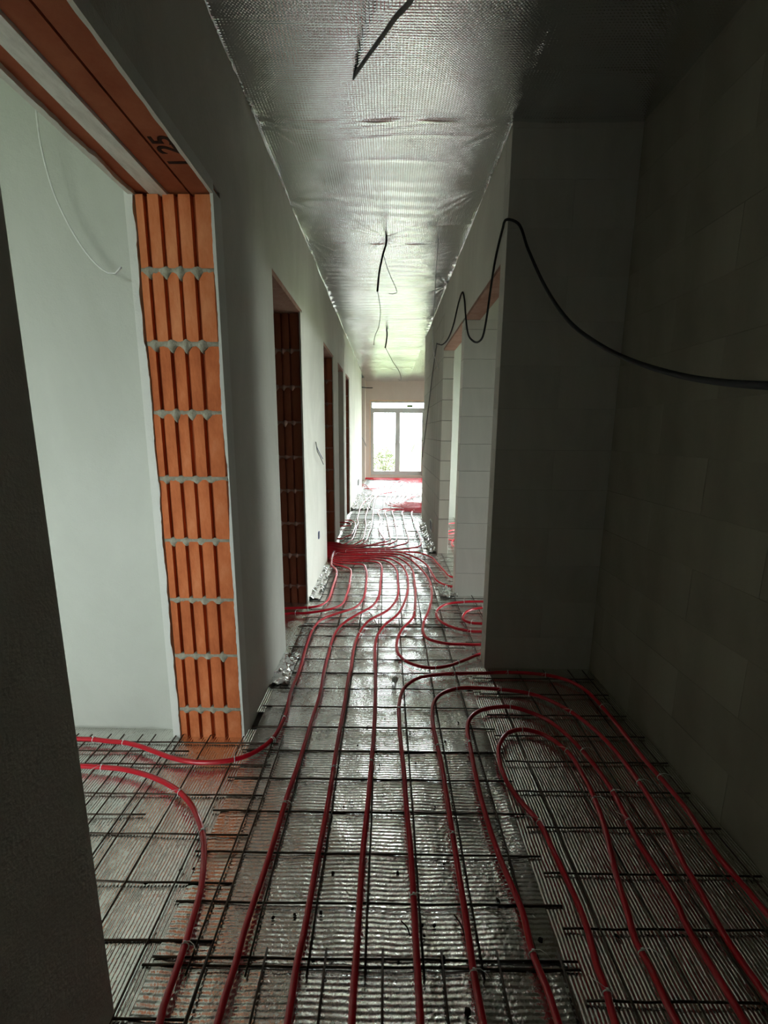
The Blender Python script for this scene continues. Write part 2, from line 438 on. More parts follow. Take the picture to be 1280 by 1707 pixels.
wi = wall_core('wall_right.003', [(XR+k_, X1, OPB[1]+k_, OPA[0]-k_, -.02, ZS+.02), (XRB+k_, X1, OPB[1]+k_, OPA[0]-k_, ZS+.02, ZC+.05)])
block_wall(wi, (XR, (OPB[1]+OPA[0])/2), 'x', 1.2, OPA[0]-OPB[1], -.02, ZS, .6, True, .002, 0, .002)
obj('plaster_header', boxes('plaster_header', [(XRB+.001, XR+1.2, OPB[1], OPA[0], ZS, ZC+.04)]), 'plaster', wi)
wf = struct(obj('wall_right.004', boxes('wall', [(XRB, X1, YRE-.12, YRE, -.02, ZC+.05)]), 'room_plaster'))

# outer shell with window openings
def holed(name, axis, c0, c1, a0, a1, holes, mat):
    """wall slab; axis 'x' runs along x (holes x0,x1,z0,z1), 'y' along y"""
    us = sorted({a0, a1, *[h_[0] for h_ in holes], *[h_[1] for h_ in holes]}); bs = []
    for u0, u1 in zip(us, us[1:]):
        hs = sorted([h_ for h_ in holes if h_[0] <= u0 and h_[1] >= u1], key=lambda q: q[2]); z = -.02
        for h_ in hs + [(0, 0, ZC+.05, 0)]:
            if h_[2] > z:
                bs.append((u0, u1, c0, c1, z, h_[2]) if axis == 'x' else (c0, c1, u0, u1, z, h_[2]))
            z = h_[3]
    return struct(obj(name, boxes(name, bs), mat))
W1 = (-.50, 1.13, .09, 2.24)         # far terrace window in view
W2 = (1.55, 3.05, .09, 2.24)
WB = (-3.8, -1.5, .65, 2.4)          # window of the left hand room (behind the camera's left)
WA = (3.9, 6.5, .10, 2.4); WW = (2.48, 3.36, .10, 2.4); WL = (7.6, 11.6, .05, 2.4)
wall_far = holed('wall_far', 'x', YE, YE+.33, X0-.3, X1+.3, [W1, W2], 'pink_plaster')
wall_near = holed('wall_near', 'x', Y0-.3, Y0, X0-.3, X1+.3, [WB], 'room_plaster')
wall_outer_r = holed('wall_right.005', 'y', X1, X1+.3, Y0, YE, [WA, WW, WL], 'room_plaster')
wall_outer_l = holed('wall_left.001', 'y', X0-.3, X0, Y0, YE, [], 'room_plaster')
wall_room = struct(obj('wall_left.002', boxes('wall', [(X0, XLB-.0155, yj+.055, yj+.18, -.02, ZC+.05)]), 'room_plaster'))
wall_alcove = struct(obj('wall_left.003', boxes('wall', [(X0, XLB-.016, 10.65, 10.75, -.02, ZC+.05)]), 'room_plaster'))
for n_, yp in enumerate((3.80, 5.36, 6.45)):  # unseen partitions added to cut the light reaching the left jambs
    struct(obj('wall_left.%03d' % (n_+4), boxes('wall', [(X0, XLB-.016, yp-.05, yp+.05, -.02, ZC+.05)]), 'room_plaster'))
wall_beam = struct(obj('wall_far.001', boxes('wall', [(-2.2, -.62, YE-.5, YE-.001, 0, ZC+.04)]), 'pink_plaster'))

def window(name, axis, hole, c, inward, split=(.5,), transom=None, sticker=False):
    """frame, sashes and panes set in an outer wall at coordinate c"""
    a0, a1, z0, z1 = hole; root = empty(name, (0, 0, 0)); struct(root)
    def bx(nm, u0, u1, zz0, zz1, d0, d1, mt):
        bb = (u0, u1, c+d0, c+d1, zz0, zz1) if axis == 'x' else (c+d0, c+d1, u0, u1, zz0, zz1)
        return obj(nm, boxes(nm, [bb]), mt, root)
    f = .06
    bx('window_frame', a0, a0+f, z0, z1, 0, .08, 'upvc'); bx('window_frame', a1-f, a1, z0, z1, 0, .08, 'upvc')
    bx('window_frame', a0+f, a1-f, z1-f, z1, 0, .08, 'upvc'); bx('window_frame', a0+f, a1-f, z0, z0+f, 0, .08, 'upvc')
    zt = z1-f
    if transom:
        bx('transom', a0+f, a1-f, transom, transom+.09, -.005, .075, 'upvc')
        bx('pane', a0+f, a1-f, transom+.09, z1-f, .035, .04, 'glass'); zt = transom
    us = [a0+f] + [a0+(a1-a0)*s for s in split] + [a1-f]
    for s in us[1:-1]: bx('mullion', s-.02, s+.02, z0+f, zt, -.008, .08, 'upvc')
    for i, (u0, u1) in enumerate(zip(us, us[1:])):
        u0 += .02 if i else 0; u1 -= .02 if i < len(us)-2 else 0
        s = .05
        bs = [(u0, u0+s, z0+f, zt), (u1-s, u1, z0+f, zt), (u0+s, u1-s, zt-s, zt), (u0+s, u1-s, z0+f, z0+f+s)]
        for b in bs: bx('sash', *b, -.012, .05, 'upvc')
        bx('pane', u0+s, u1-s, z0+f+s, zt-s, .03, .04, 'glass')
    if sticker:
        bx('sticker', .57, .74, transom+.112, transom+.178, .030, .034, 'sticker')
        bx('handle', .30, .318, .95, 1.10, -.045, -.02, 'upvc'); bx('handle_base', .298, .32, .98, 1.02, -.025, -.01, 'upvc')
    return root
win1 = window('window_1', 'x', W1, YE+.14, -1, (.497,), 1.945, True)
for b in ((W1[0]-.004, W1[0]+.018, .09, 2.24), (W1[1]-.018, W1[1]+.004, .09, 2.24), (W1[0]+.018, W1[1]-.018, 2.222, 2.244)):
    obj('sealing_tape', boxes('sealing_tape', [(b[0], b[1], YE+.06, YE+.14, b[2], b[3])]), 'tape', win1)
    obj('sealing_tape', boxes('sealing_tape', [(b[0], b[1], YE-.002, YE+.012, b[2], b[3])]), 'tape', win1)
window('window_2', 'x', W2, YE+.14, -1, (.5,), 1.945)
window('window_3', 'x', WB, Y0-.18, 1, (.5,))
window('window_4', 'y', WA, X1+.1, -1, (.5,)); window('window_5', 'y', WW, X1+.1, -1, ()); window('window_6', 'y', WL, X1+.1, -1, (.33, .66))
def pt(h_, axis, c, rot):
    u = (h_[0]+h_[1])/2; z = (h_[2]+h_[3])/2; s = (h_[1]-h_[0], h_[3]-h_[2])
    portal((u, c, z) if axis == 'x' else (c, u, z), s, rot)
pt(W1, 'x', YE+.32, (R(-90), 0, 0)); pt(W2, 'x', YE+.32, (R(-90), 0, 0)); pt(WB, 'x', Y0-.28, (R(90), 0, 0))
for q in (WA, WW, WL): pt(q, 'y', X1+.28, (R(90), 0, R(90)))

# ------------------------------------------------------------------ floor foil
nz1 = waves(26, 1.5, 9, .0016, 3)
XS, XSL = .462, -.585
def seam(X, at, w_=.012, a_=.004): return a_*np.exp(-((X-at)/w_)**2)
def ctr(X, Y): return nz1(X, Y) + seam(X, XS-.012) + seam(X, XSL+.012) + .0008*np.sin(X*60+Y*9) - .002
def sidef(X, Y): return nz1(X, Y)*.8 - .004
ys = [-.6, 1.62, 2.87, 4.12, 5.37, 6.62, 7.87, 9.12, 10.4, YE]
for i, (a, b) in enumerate(zip(ys, ys[1:])):
    near = a < 4
    obj('foil_sheet', grid('foil_sheet', XSL, XS, a, b+.01, .02 if near else .04, .02 if near else .04, lambda X, Y, i=i, a=a, b=b: ctr(X, Y)+.003*np.exp(-((Y-a)/.02)**2)-.001*(i % 2)), 'foil_x' if a < 6.5 else 'foil_far', floor)
obj('foil_sheet', grid('foil_sheet', XSL-.001, -3.6, Y0, yj+.05, .03, .03, sidef, True) if False else grid('foil_sheet', X0, XSL+.004, Y0, yj+.055, .04, .04, sidef), 'foil_y', floor)
obj('foil_sheet', grid('foil_sheet', X0, XSL+.004, yj+.18, YE, .08, .08, sidef), 'foil_y', floor)
obj('foil_sheet', grid('foil_sheet', XS-.004, XW+.002, Y0, YX+.001, .02, .02, sidef), 'foil_y', floor)
obj('foil_sheet', grid('foil_sheet', XS-.004, X1, YX+.001, YRE-.06, .04, .04, sidef), 'foil_x', floor)
obj('foil_sheet', grid('foil_sheet', XS-.004, X1, YRE-.06, YE, .05, .05, sidef), 'foil_far', floor)
obj('foil_sheet', grid('foil_sheet', X0, XS, Y0, -.6, .1, .1, sidef) if False else grid('foil_sheet', XSL, XS, Y0, -.6, .1, .1, sidef), 'foil_plain', floor)
# crumpled strip of foil turned up along the foot of the walls
def crumple(x0, x1, y0, y1, seed, amp, mat='foil_tape'):
    wv = waves(30, 8, 45, amp, seed)
    me = grid('foil_flap', x0, x1, y0, y1, .009, .009, lambda X, Y: .004+np.abs(wv(X, Y))*1.2)
    return obj('foil_flap', me, mat, floor)
crumple(XL, XL+.10, 2.10, 2.43, 1, .03); crumple(XL, XL+.09, 3.3, 4.2, 2, .03); crumple(XR-.09, XR, 4.72, 6.3, 5, .03)
crumple(XL, XL+.35, 7.4, 9.4, 6, .06); crumple(XR-.12, XR+.02, 3.36, 3.62, 9, .05)

# ------------------------------------------------------------------ ceiling foil
anch = []
for (px_, py_) in ((425, 190), (478, 250), (510, 398), (540, 470), (565, 530), (577, 570), (770, 408), (745, 455), (722, 530), (855, 208), (812, 330)):
    X = XL if px_ < 650 else XR
    p = on_x(px_, py_, X); anch.append((X, p.y, 1.0))
for (px_, py_) in ((643, 395), (643, 548)):
    p = on_z(px_, py_, ZC); anch.append((p.x, p.y, 1.3))
seams_y = [2.30, 3.62, 5.85, 8.0, 10.2]
wv_c = waves(22, .8, 5, .0012, 12)
creases = [1.2, 1.62, 1.78, 2.0, 2.42, 2.6, 2.95, 3.05, 3.3, 3.9, 4.1, 4.35, 4.6, 4.85, 5.1, 5.4, 6.1, 6.4, 6.8, 7.2, 7.6]
def ceil_fn(a, b):
    def f(X, Y):
        t = (Y-a)/(b-a)
        Z = ZC - .010*np.sin(np.pi*np.clip(t, 0, 1)) - wv_c(X, Y)
        amp = np.clip((Y-2.2)/1.0, .25, 1)
        Z += .0016*amp*np.sin(2*np.pi*Y/.10 + 1.5*np.sin(X*3+Y))*np.exp(-((t-.5)/.5)**2)
        for i, (ax, ay, k) in enumerate(anch):
            dx, dy = X-ax, Y-ay; r_ = np.sqrt(dx*dx+dy*dy)+1e-4; th = np.arctan2(dy, dx)
            Z += k*.0034*np.exp(-r_/.16)*np.sin(13*th + 5*np.sin(i*2.1+th*2)+2*np.sin(th*7+i))*(.6+.4*np.sin(th*3+i*2))*np.clip(r_/.03, 0, 1)
            Z += k*.006*np.exp(-(r_/.05)**2)
        for sy in seams_y:                   # creases running to the seam
            d = np.abs(Y-sy); Z -= .004*np.exp(-(d/.012)**2)*(1+.5*np.sin(X*23+sy)); Z += .0018*np.exp(-d/.07)*np.sin(X*9+18*(Y-sy)*10+3*np.sin(X*5))
        for k_c, yc in enumerate(creases):
            d = np.abs(Y-yc-.02*np.sin(X*4+k_c)); Z -= .0028*np.exp(-(d/.010)**2)*np.clip(np.sin(X*2.3+k_c*1.7)+.5, 0, 1.3)
        ed = np.minimum(np.abs(X-XL), np.abs(X-XR)); 
        Z -= .006*np.exp(-ed/.014)*(1+.8*np.sin(Y*31+3*np.sin(Y*5))+.5*np.sin(Y*83+1))*np.clip(np.sin(Y*3.1+X*2)+np.sin(Y*1.3+1)*.8, 0, 1.5)
        return Z
    return f
cy = [-.9, 1.0, 2.30, 3.62, 4.75, 5.85, 7.0, 8.0, 9.1, 10.2, 11.4, YE]
for a, b in zip(cy, cy[1:]):
    st = .011 if a < 5 and a > .5 else .018
    obj('foil_panel', grid('foil_panel', XL-.002, (XW if b <= YX+.01 else XR+.001), a, b, st, st, ceil_fn(a, b), True), 'foil_ceiling', ceiling)
flat = lambda X, Y: ZC+.02-wv_c(X, Y)
obj('foil_panel', grid('foil_panel', XR, X1, YRE, YE, .08, .08, flat, True), 'foil_ceiling', ceiling)
obj('foil_panel', grid('foil_panel', XRB, X1, OPB[0], YRE, .15, .15, flat, True), 'foil_ceiling', ceiling)
obj('foil_panel', grid('foil_panel', X0, XLB, Y0, YE, .15, .15, flat, True), 'foil_ceiling', ceiling)
obj('foil_panel', grid('foil_panel', XL, XW, Y0, -.9, .15, .15, flat, True), 'foil_ceiling', ceiling)
# crumpled foil edge stapled to the walls
def edge_strip(X, side, y0, y1, seed):
    vs, fs = [], []; n = int((y1-y0)/.012); k = 5
    for i in range(n+1):
        y = y0+(y1-y0)*i/n
        for j in range(k):
            q = Vector((y*9, j*1.1, seed)); q2 = Vector((y*40, j*2.0, seed+7))
            d = .5+.5*noise.noise(Vector((y*2.5, seed, 1)))
            gt = max(0, noise.noise(Vector((y*1.7, seed, 33)))*2+.25)
            vs.append((X - side*(.001+.03*gt*abs(noise.noise(q2))+.003*(1-j/(k-1))), y, ZC-.002 - (j/(k-1))*(.004+.022*d) + .006*noise.noise(q)*gt))
    for i in range(n):
        for j in range(k-1): fs.append((i*k+j, i*k+j+1, (i+1)*k+j+1, (i+1)*k+j))
    return obj('foil_edge', mesh('foil_edge', vs, fs, True), 'foil_tape', ceiling)
edge_strip(XL, -1, .3, 10.75, 1); edge_strip(XR, 1, YX, YRE, 4)

# ------------------------------------------------------------------ steel mesh mats
WRR = .0031
def wire_mesh(seed):
    r = random.Random(seed); n = 14
    pts = [Vector((i/n, .003*noise.noise(Vector((i*.5, seed, 0))), .0018*noise.noise(Vector((i*.6, seed, 5))))) for i in range(n+1)]
    vs, fs = [], []
    for p in pts:
        for j in range(6):
            a = math.pi*j/3; vs.append((p.x, p.y+WRR*math.cos(a), p.z+WRR*math.sin(a)))
    for i in range(n):
        for j in range(6): fs.append((i*6+j, (i+1)*6+j, (i+1)*6+(j+1) % 6, i*6+(j+1) % 6))
    fs += [tuple(range(6)), tuple(n*6+j for j in range(6))[::-1]]
    me = mesh('wire', vs, fs, True); me.materials.append(M['steel']); return me
WV = [wire_mesh(s) for s in range(6)]
def mat_(label, xs, ys_, x0, x1, y0, y1, group=None, z=.0035, rot=0):
    root = tag(empty('steel_mesh_mat', ((x0+x1)/2, (y0+y1)/2, 0)), label, 'steel mesh', group)
    cx, cy_ = root.location.x, root.location.y
    for y in ys_:
        obj('wire', random.choice(WV), None, root, (x0-cx+random.uniform(-.01, .01), y-cy_+random.uniform(-.002, .002), z), (0, 0, random.uniform(-.004, .004)), (x1-x0, 1, 1))
    for x in xs:
        obj('wire', random.choice(WV), None, root, (x-cx+random.uniform(-.002, .002), y0-cy_, z+.005), (0, 0, math.pi/2+random.uniform(-.003, .003)), (y1-y0, 1, 1))
    root.rotation_euler.z = rot
    return root
def ar(a, b, s=.15): return list(np.arange(a, b, s))
cx_ = [-.49, -.34, -.19, -.042, .105, .25, .40]
mat_('steel wire mesh mat along the middle of the near hall floor', cx_, ar(.866, 2.95, .1505), -.605, .505, .84, 2.93)
mat_('steel wire mesh mat at the bottom edge of the photo, overlapping the next mat', [-.45, -.30, -.15, 0, .15, .30, .45], ar(-.62, .87, .15)+[.882], -.59, .50, -.64, .90, None, .0062)
mat_('steel wire mesh mat in the hall beside the second left doorway', [c+.01 for c in cx_], ar(2.80, 5.0), -.60, .56, 2.78, 4.98, None, .006)
mat_('steel wire mesh mat in the hall beyond the thick bundle of red pipes', [c-.005 for c in cx_], ar(4.9, 7.05), -.60, .56, 4.87, 7.03)
mat_('steel wire mesh mat on the bright floor where the right hall wall ends', ar(-.52, 1.5), ar(6.95, 9.1), -.58, 1.55, 6.93, 9.1, None, .006)
mat_('steel wire mesh mat on the bright floor before the terrace window', ar(-.5, 1.7), ar(9.0, 12.4), -.56, 1.72, 8.98, 12.4)
mat_('steel wire mesh mat in the first left doorway', [-.447, -.622, -.77, -.925, -1.075, -1.21, -1.36, -1.51, -1.66], [.30, .455, .61, .764, .918, 1.073, 1.228, 1.386, 1.53, 1.66], -1.75, -.455, .2, 1.70)
mat_('steel wire mesh mat in the left room under the first mat', [-.885, -1.01, -1.15, -1.29], [1.29, 1.6], -2.2, -.83, .9, 1.69, None, .0062, .012)
mat_('steel wire mesh mat along the dark right wall', [.592, .745, .898, 1.04, 1.125], [.2, .35, .50, .65, .805, .957, 1.107, 1.265, 1.414, 1.567, 1.72, 1.865, 2.03, 2.18], .49, 1.155, .1, 2.26, None, .0065)
mat_('steel wire mesh mat through the first right doorway', [.56, .71, .86, 1.01, 1.16], ar(2.44, 3.4), .52, 1.7, 2.41, 3.40, None, .0065)
mat_('steel wire mesh mat through the second right doorway', ar(.62, 1.9), ar(3.6, 6.7), .57, 1.95, 3.56, 6.75, None, .0065)

# ------------------------------------------------------------------ red heating pipes
ZP = .0215; PR = .0092
tie_me = None
def tie_mesh():
    global tie_me
    if tie_me: return tie_me
    vs, fs = [], []; n = 12; ro, w_ = PR+.0012, .0016
    for i in range(n):
        a = 2*math.pi*i/n
        for (rr, x) in ((ro, -w_), (ro+.0012, 0), (ro, w_)): vs.append((x, rr*math.cos(a), rr*math.sin(a)-(.003 if math.sin(a) < -.5 else 0)))
    for i in range(n):
        for j in range(2): fs.append((i*3+j, ((i+1) % n)*3+j, ((i+1) % n)*3+j+1, i*3+j+1))
    k = len(vs)                              # lock head and a thin tail
    for (x0, x1, y0, y1, z0, z1) in ((-.0025, .0025, -.003, .003, ro, ro+.004),):
        vs += [(x, y, z) for z in (z0, z1) for y in (y0, y1) for x in (x0, x1)]
        fs += [tuple(k+i for i in f) for f in ((0, 2, 3, 1), (4, 5, 7, 6), (0, 1, 5, 4), (2, 6, 7, 3), (0, 4, 6, 2), (1, 3, 7, 5))]
    tail = smooth_path([(0, .002, ro+.003), (.004, .015, ro+.009), (.012, .028, ro+.008), (.022, .036, ro+.004)], .01)
    k = len(vs)
    for p in tail:
        for d in ((-.0011, 0, 0), (.0011, 0, 0), (0, 0, .001)): vs.append((p.x+d[0], p.y+d[1], p.z+d[2]))
    for i in range(len(tail)-1):
        for j in range(3): fs.append((k+i*3+j, k+i*3+(j+1) % 3, k+(i+1)*3+(j+1) % 3, k+(i+1)*3+j))
    tie_me = mesh('cable_tie', vs, fs, True); tie_me.materials.append(M['tie']); return tie_me
def P(*xy): return [on_z(x, y, ZP) for x, y in xy]
def Vz(*xyz): return [Vector((q[0], q[1], q[2] if len(q) > 2 else ZP)) for q in xyz]
npipe = 0
def pipe(label, pts, ties=(), every=None, group=None, r=PR, step=.022):
    global npipe; npipe += 1
    path = smooth_path(pts, step)
    wob = npipe*3.7
    s = 0
    for i, p in enumerate(path):
        if i: s += (path[i]-path[i-1]).length
        p.z += .0035*noise.noise(Vector((s*2.2, wob, 0)))**2*2
    c = sum(path, Vector())/len(path); c.z = 0
    o = obj('heating_pipe', tube_mesh('heating_pipe', [p-c for p in path], r, 10), 'pipe', None, c)
    tag(o, label, 'pipe', group)
    idx = []
    for (tx, ty) in ties:
        q = on_z(tx, ty, ZP+.005); idx.append(min(range(1, len(path)-1), key=lambda i: (path[i]-q).length))
    if every:
        k = int(every/step); k0 = random.randint(3, max(4, k))
        idx += [i for i in range(k0, len(path)-2, k)]
    for i in idx:
        t_ = (path[i+1]-path[i-1]).normalized()
        tt = obj('cable_tie', tie_mesh(), None, o, path[i]-c, (random.uniform(-.9, .9)*0, 0, math.atan2(t_.y, t_.x)))
        if random.random() < .5: tt.rotation_euler.z += math.pi
    return o
def cr(pts, s, ox, oy): return [(x/s+ox, y/s+oy) for x, y in pts]
c1 = lambda *p: cr(p, 3.0476, 430, 820)
c4 = lambda *p: cr(p, 5.3333, 540, 780)
# near floor, from left to right
out = lambda a, n=.9: a + [a[-1]+(a[-1]-a[-2]).normalized()*n]
def slot(i): return 4.43 + i*.037
def bundle(i): y = slot(i); return Vz((-2.2, y), (-1.2, y), (-.72, y), (-.60, y-.015), (-.545, y-.05-.22*max(0, 1-i/9)))
pipe('red heating pipe arching into the left room, the nearer of the two',
     [Vector((-2.6, 1.50, ZP))]+P((133, 1277), (170, 1279), (200, 1281.6), (231, 1288), (256, 1296), (281, 1308), (300, 1321), (319, 1342.5), (331, 1367.5), (339, 1399), (339, 1446), (334, 1486), (322, 1530), (308, 1577), (291, 1627), (272, 1680), (266, 1707))+Vz((-.53, .1), (-.55, -.5)),
     [(169, 1279), (299, 1320), (334, 1381), (307, 1577)])
tail_d = P((365.6, 1707))
pipe('red heating pipe passing the foot of the bare brick jamb',
     bundle(2)+P(*c1((480, 366), (530, 369), (549, 395), (548, 470), (530, 550), (490, 590), (400, 620), (325, 648), (283, 690), (248, 775), (212, 900)))+P((484, 1156), (478, 1186), (466, 1214), (453, 1233), (437.5, 1246), (416, 1258), (391, 1266), (366, 1270), (334, 1271), (306, 1268), (281, 1262), (256, 1253), (231, 1244), (206, 1238), (184, 1236), (156, 1232.5), (125, 1231.6))+[Vector((-2.6, 1.66, ZP))],
     [(156, 1232), (206, 1238), (391, 1266), (453, 1233), (471, 1194), (520, 1050)])
pipe('first straight red heating pipe right of the left wall, running to the bottom edge',
     bundle(3)+P(*c1((560, 352), (608, 358), (627, 378), (622, 450), (612, 530), (580, 580), (500, 625), (425, 675), (385, 730), (358, 820), (338, 900)))+P((534, 1156), (523, 1190.6), (509, 1237.5), (495, 1281), (477.5, 1331), (459, 1394), (441, 1451), (425, 1498), (408, 1550), (391, 1612), (375, 1661), (362, 1707))+Vz((-.395, .3), (-.42, -.5)),
     [(478, 1335), (546, 1077)])
pipe('second straight red heating pipe from the left wall, running to the bottom edge',
     bundle(4)+P(*c1((600, 342), (660, 355), (698, 388), (710, 450), (705, 540), (660, 600), (562, 655), (512, 720), (485, 800), (472, 900)))+P((582, 1125), (574, 1175), (565, 1225), (556, 1281), (548, 1331), (539, 1382), (528, 1436), (517, 1500.5), (506, 1558), (495, 1606), (479, 1707))+Vz((-.24, .3), (-.25, -.5)),
     [(556, 1280), (596, 1055)])
pipe('third straight red heating pipe from the left wall, running to the bottom edge',
     bundle(5)+P(*c1((650, 335), (715, 362), (748, 400), (762, 460), (750, 540), (710, 620), (640, 680), (602, 740), (592, 820), (597, 900)))+P((626, 1159), (623, 1225), (618, 1284), (614, 1331), (610, 1370), (604, 1430), (599, 1510), (594, 1590), (589, 1654), (586, 1707))+Vz((-.10, .3), (-.09, -.5)),
     [(620, 1270)])
pipe('outermost red heating pipe of the nested loops by the dark right wall',
     Vz((.10, -.5), (.09, .3))+P((701, 1707), (695, 1606), (690, 1510), (684, 1414), (677, 1340), (673, 1284), (668, 1237), (665.6, 1206), (665.6, 1172), (674, 1147), (696, 1131), (721, 1125.6), (765, 1123), (805, 1122.5), (846, 1121), (909, 1125), (948, 1135), (975, 1150), (1003, 1178), (1034, 1215), (1069, 1260), (1112, 1310), (1147, 1353), (1167, 1384), (1204, 1436), (1246, 1484), (1280, 1525))+Vz((1.14, .75), (1.15, -.4)),
     [(691, 1492), (847, 1121), (909, 1125), (1096, 1296), (758, 1123), (668, 1180), (1003, 1177)])
pipe('second red heating pipe inward of the nested loops by the dark right wall',
     Vz((.25, -.5), (.235, .3))+P((805.5, 1707), (789.5, 1622), (778, 1542), (765.5, 1462), (753, 1382), (745, 1331), (735, 1269), (727.5, 1237.5), (721, 1200), (723, 1172), (737, 1156), (768, 1147), (835, 1149.5), (881.6, 1156), (917, 1168), (952, 1187), (991, 1217), (1022, 1248), (1053, 1287), (1077, 1322), (1098, 1357), (1118, 1395), (1139, 1439), (1170, 1491), (1197.5, 1542.5), (1228, 1591), (1259, 1635), (1280, 1666))+Vz((.97, .45), (.98, -.4)),
     [(766, 1150), (835, 1149), (881, 1156), (950, 1186), (1070, 1306), (755, 1394), (790, 1628), (729, 1240)])
pipe('third red heating pipe inward of the nested loops by the dark right wall',
     Vz((.46, -.5), (.44, .3))+P((931, 1707), (912, 1649), (888, 1590.6), (871, 1522), (853, 1478), (837.5, 1442), (821.5, 1398), (805.5, 1345), (793, 1294), (784, 1247), (779, 1212.5), (784, 1197), (797, 1186), (819, 1180), (850, 1178.5), (881.6, 1187), (913, 1201), (944, 1224.5), (971, 1252), (999, 1287), (1022, 1322), (1042, 1361), (1063, 1405), (1094, 1450), (1122, 1494), (1149, 1553), (1177, 1597.5), (1204, 1642), (1235, 1694))+Vz((.80, .45), (.80, -.4)),
     [(883, 1588), (850, 1179), (971, 1252), (781, 1240), (1020, 1318), (1043, 1366)])
pipe('innermost red heating pipe of the nested loops by the dark right wall',
     Vz((.57, -.5), (.56, .4))+P((1025.6, 1707), (1012, 1656), (995, 1611), (981, 1556), (967, 1515), (943, 1463), (922.5, 1419), (898, 1371), (866, 1334), (842.5, 1299), (831, 1260), (833, 1240), (846, 1222.6), (870, 1216), (901, 1222.6), (928, 1238), (952, 1260), (975, 1299), (995, 1342), (1012, 1395), (1025.6, 1453), (1046, 1522), (1060, 1570), (1081, 1608), (1105, 1659), (1129, 1707))+Vz((.70, .45), (.70, -.4)),
     [(1008, 1650), (868, 1216), (948, 1254), (988, 1328), (892, 1366), (1064, 1577)])
# fan of pipes out of the thick bundle in the third left doorway
pipe('red heating pipe turning from the pipe bundle into the second left doorway, nearest the wall',
     bundle(0)+P(*c1((398, 400), (380, 480), (345, 560), (300, 582), (220, 590), (140, 592)))+Vz((-1.0, 3.0), (-1.8, 3.05)), [], .8)
pipe('red heating pipe turning from the bundle into the second left doorway, hall side',
     bundle(1)+P(*c1((430, 378), (466, 392), (467, 450), (450, 520), (420, 575), (350, 600), (250, 615), (140, 620)))+Vz((-1.0, 2.85), (-1.8, 2.85)), [], .8)
pipe('red heating pipe making the wide bend round into the first right doorway',
     bundle(6)+P(*c1((680, 325), (740, 350), (780, 390), (795, 460), (798, 560), (785, 640), (730, 700), (705, 760), (712, 820), (760, 865), (860, 893), (960, 885), (1050, 855), (1128, 825)))+Vz((.75, 2.47), (1.3, 2.55), (2.2, 2.55)), [(728, 1112), (768, 1107)], .7)
pipe('red heating pipe bending into the first right doorway just inside the wide bend',
     bundle(7)+P(*c1((700, 315), (760, 335), (820, 385), (865, 440), (882, 510), (870, 590), (842, 660), (838, 710), (862, 745), (950, 770), (1050, 775), (1135, 775)))+Vz((.9, 2.64), (2.2, 2.66)), [], .7)
pipe('outer red pipe loop on the floor of the first right doorway',
     Vz((2.2, 3.2), (1.3, 3.22))+P(*c1((1145, 558), (1060, 560), (960, 570), (915, 595), (905, 625), (930, 660), (1000, 692), (1080, 708), (1135, 710)))+Vz((1.2, 2.75), (2.2, 2.75)), [], .35)
pipe('inner red pipe loop on the floor of the first right doorway',
     Vz((2.2, 3.12), (1.3, 3.11))+P(*c1((1140, 590), (1080, 600), (1047, 620), (1042, 648), (1070, 663), (1140, 670)))+Vz((1.2, 2.88), (2.2, 2.88)), [], .35)
pipe('red heating pipe leaving the fan for the second right doorway, on the near side',
     bundle(8)+P(*c1((700, 303), (780, 325), (850, 365), (888, 420), (910, 452), (940, 468), (983, 480)))+Vz((.80, 3.64), (1.4, 3.75), (2.2, 3.75)), [], .6)
pipe('red heating pipe leaving the fan for the second right doorway, on the far side',
     bundle(9)+P(*c1((740, 305), (820, 311), (880, 332), (910, 362), (945, 400), (985, 432)))+Vz((.80, 3.82), (1.4, 3.95), (2.2, 3.95)), [], .6)
Y2 = lambda i: 7.12+i*.085
def b2(i): y = Y2(i); return Vz((.45, y), (.8, y), (2.6, y))
far = [
 ('red heating pipe returning toward the far window on the right side of the hall', 10, 0, c4((640, 725), (760, 715), (840, 700), (862, 670), (853, 620), (825, 550), (800, 480), (780, 420), (785, 388))),
 ('red heating pipe returning toward the far window, second from the right hall wall', 11, 1, c4((560, 712), (660, 690), (730, 670), (748, 640), (740, 580), (720, 510), (705, 440), (712, 385))),
 ('red heating pipe returning toward the far window, third from the right hall wall', 12, 2, c4((440, 690), (560, 680), (620, 662), (643, 640), (640, 540), (625, 450), (630, 378))),
 ('red heating pipe returning toward the far window down the middle of the hall', 13, 3, c4((340, 700), (480, 672), (560, 655), (588, 635), (585, 590), (570, 520), (560, 450), (565, 378))),
 ('red heating pipe returning toward the far window from the small bend in mid hall', 14, 4, c4((320, 690), (400, 685), (480, 668), (535, 650), (530, 625), (505, 590), (490, 560), (487, 510), (498, 450), (508, 370))),
]
for lab, i, j, p in far:
    pipe(lab, bundle(i)+P(*p)+b2(j), [], 1.2)
pipe('red heating pipe running toward the far window, third from the left hall wall',
     bundle(15)+Vz((-.4, 4.9))+P(*c4((280, 700), (400, 690), (430, 672)))[:0]+P(*c4((330, 680), (372, 648), (400, 580), (420, 530), (430, 470), (435, 400), (440, 335)))+Vz((-.15, 9.2), (.2, 9.7), (.5, 11.4), (1.6, 11.6)), [], 1.2)
pipe('red heating pipe running toward the far window, second from the left hall wall',
     bundle(16)+P(*c4((230, 690), (300, 665), (345, 635), (360, 580), (373, 510), (366, 450), (385, 380), (412, 300)))+Vz((-.1, 9.9), (.1, 11.5), (1.6, 11.75)), [], 1.2)
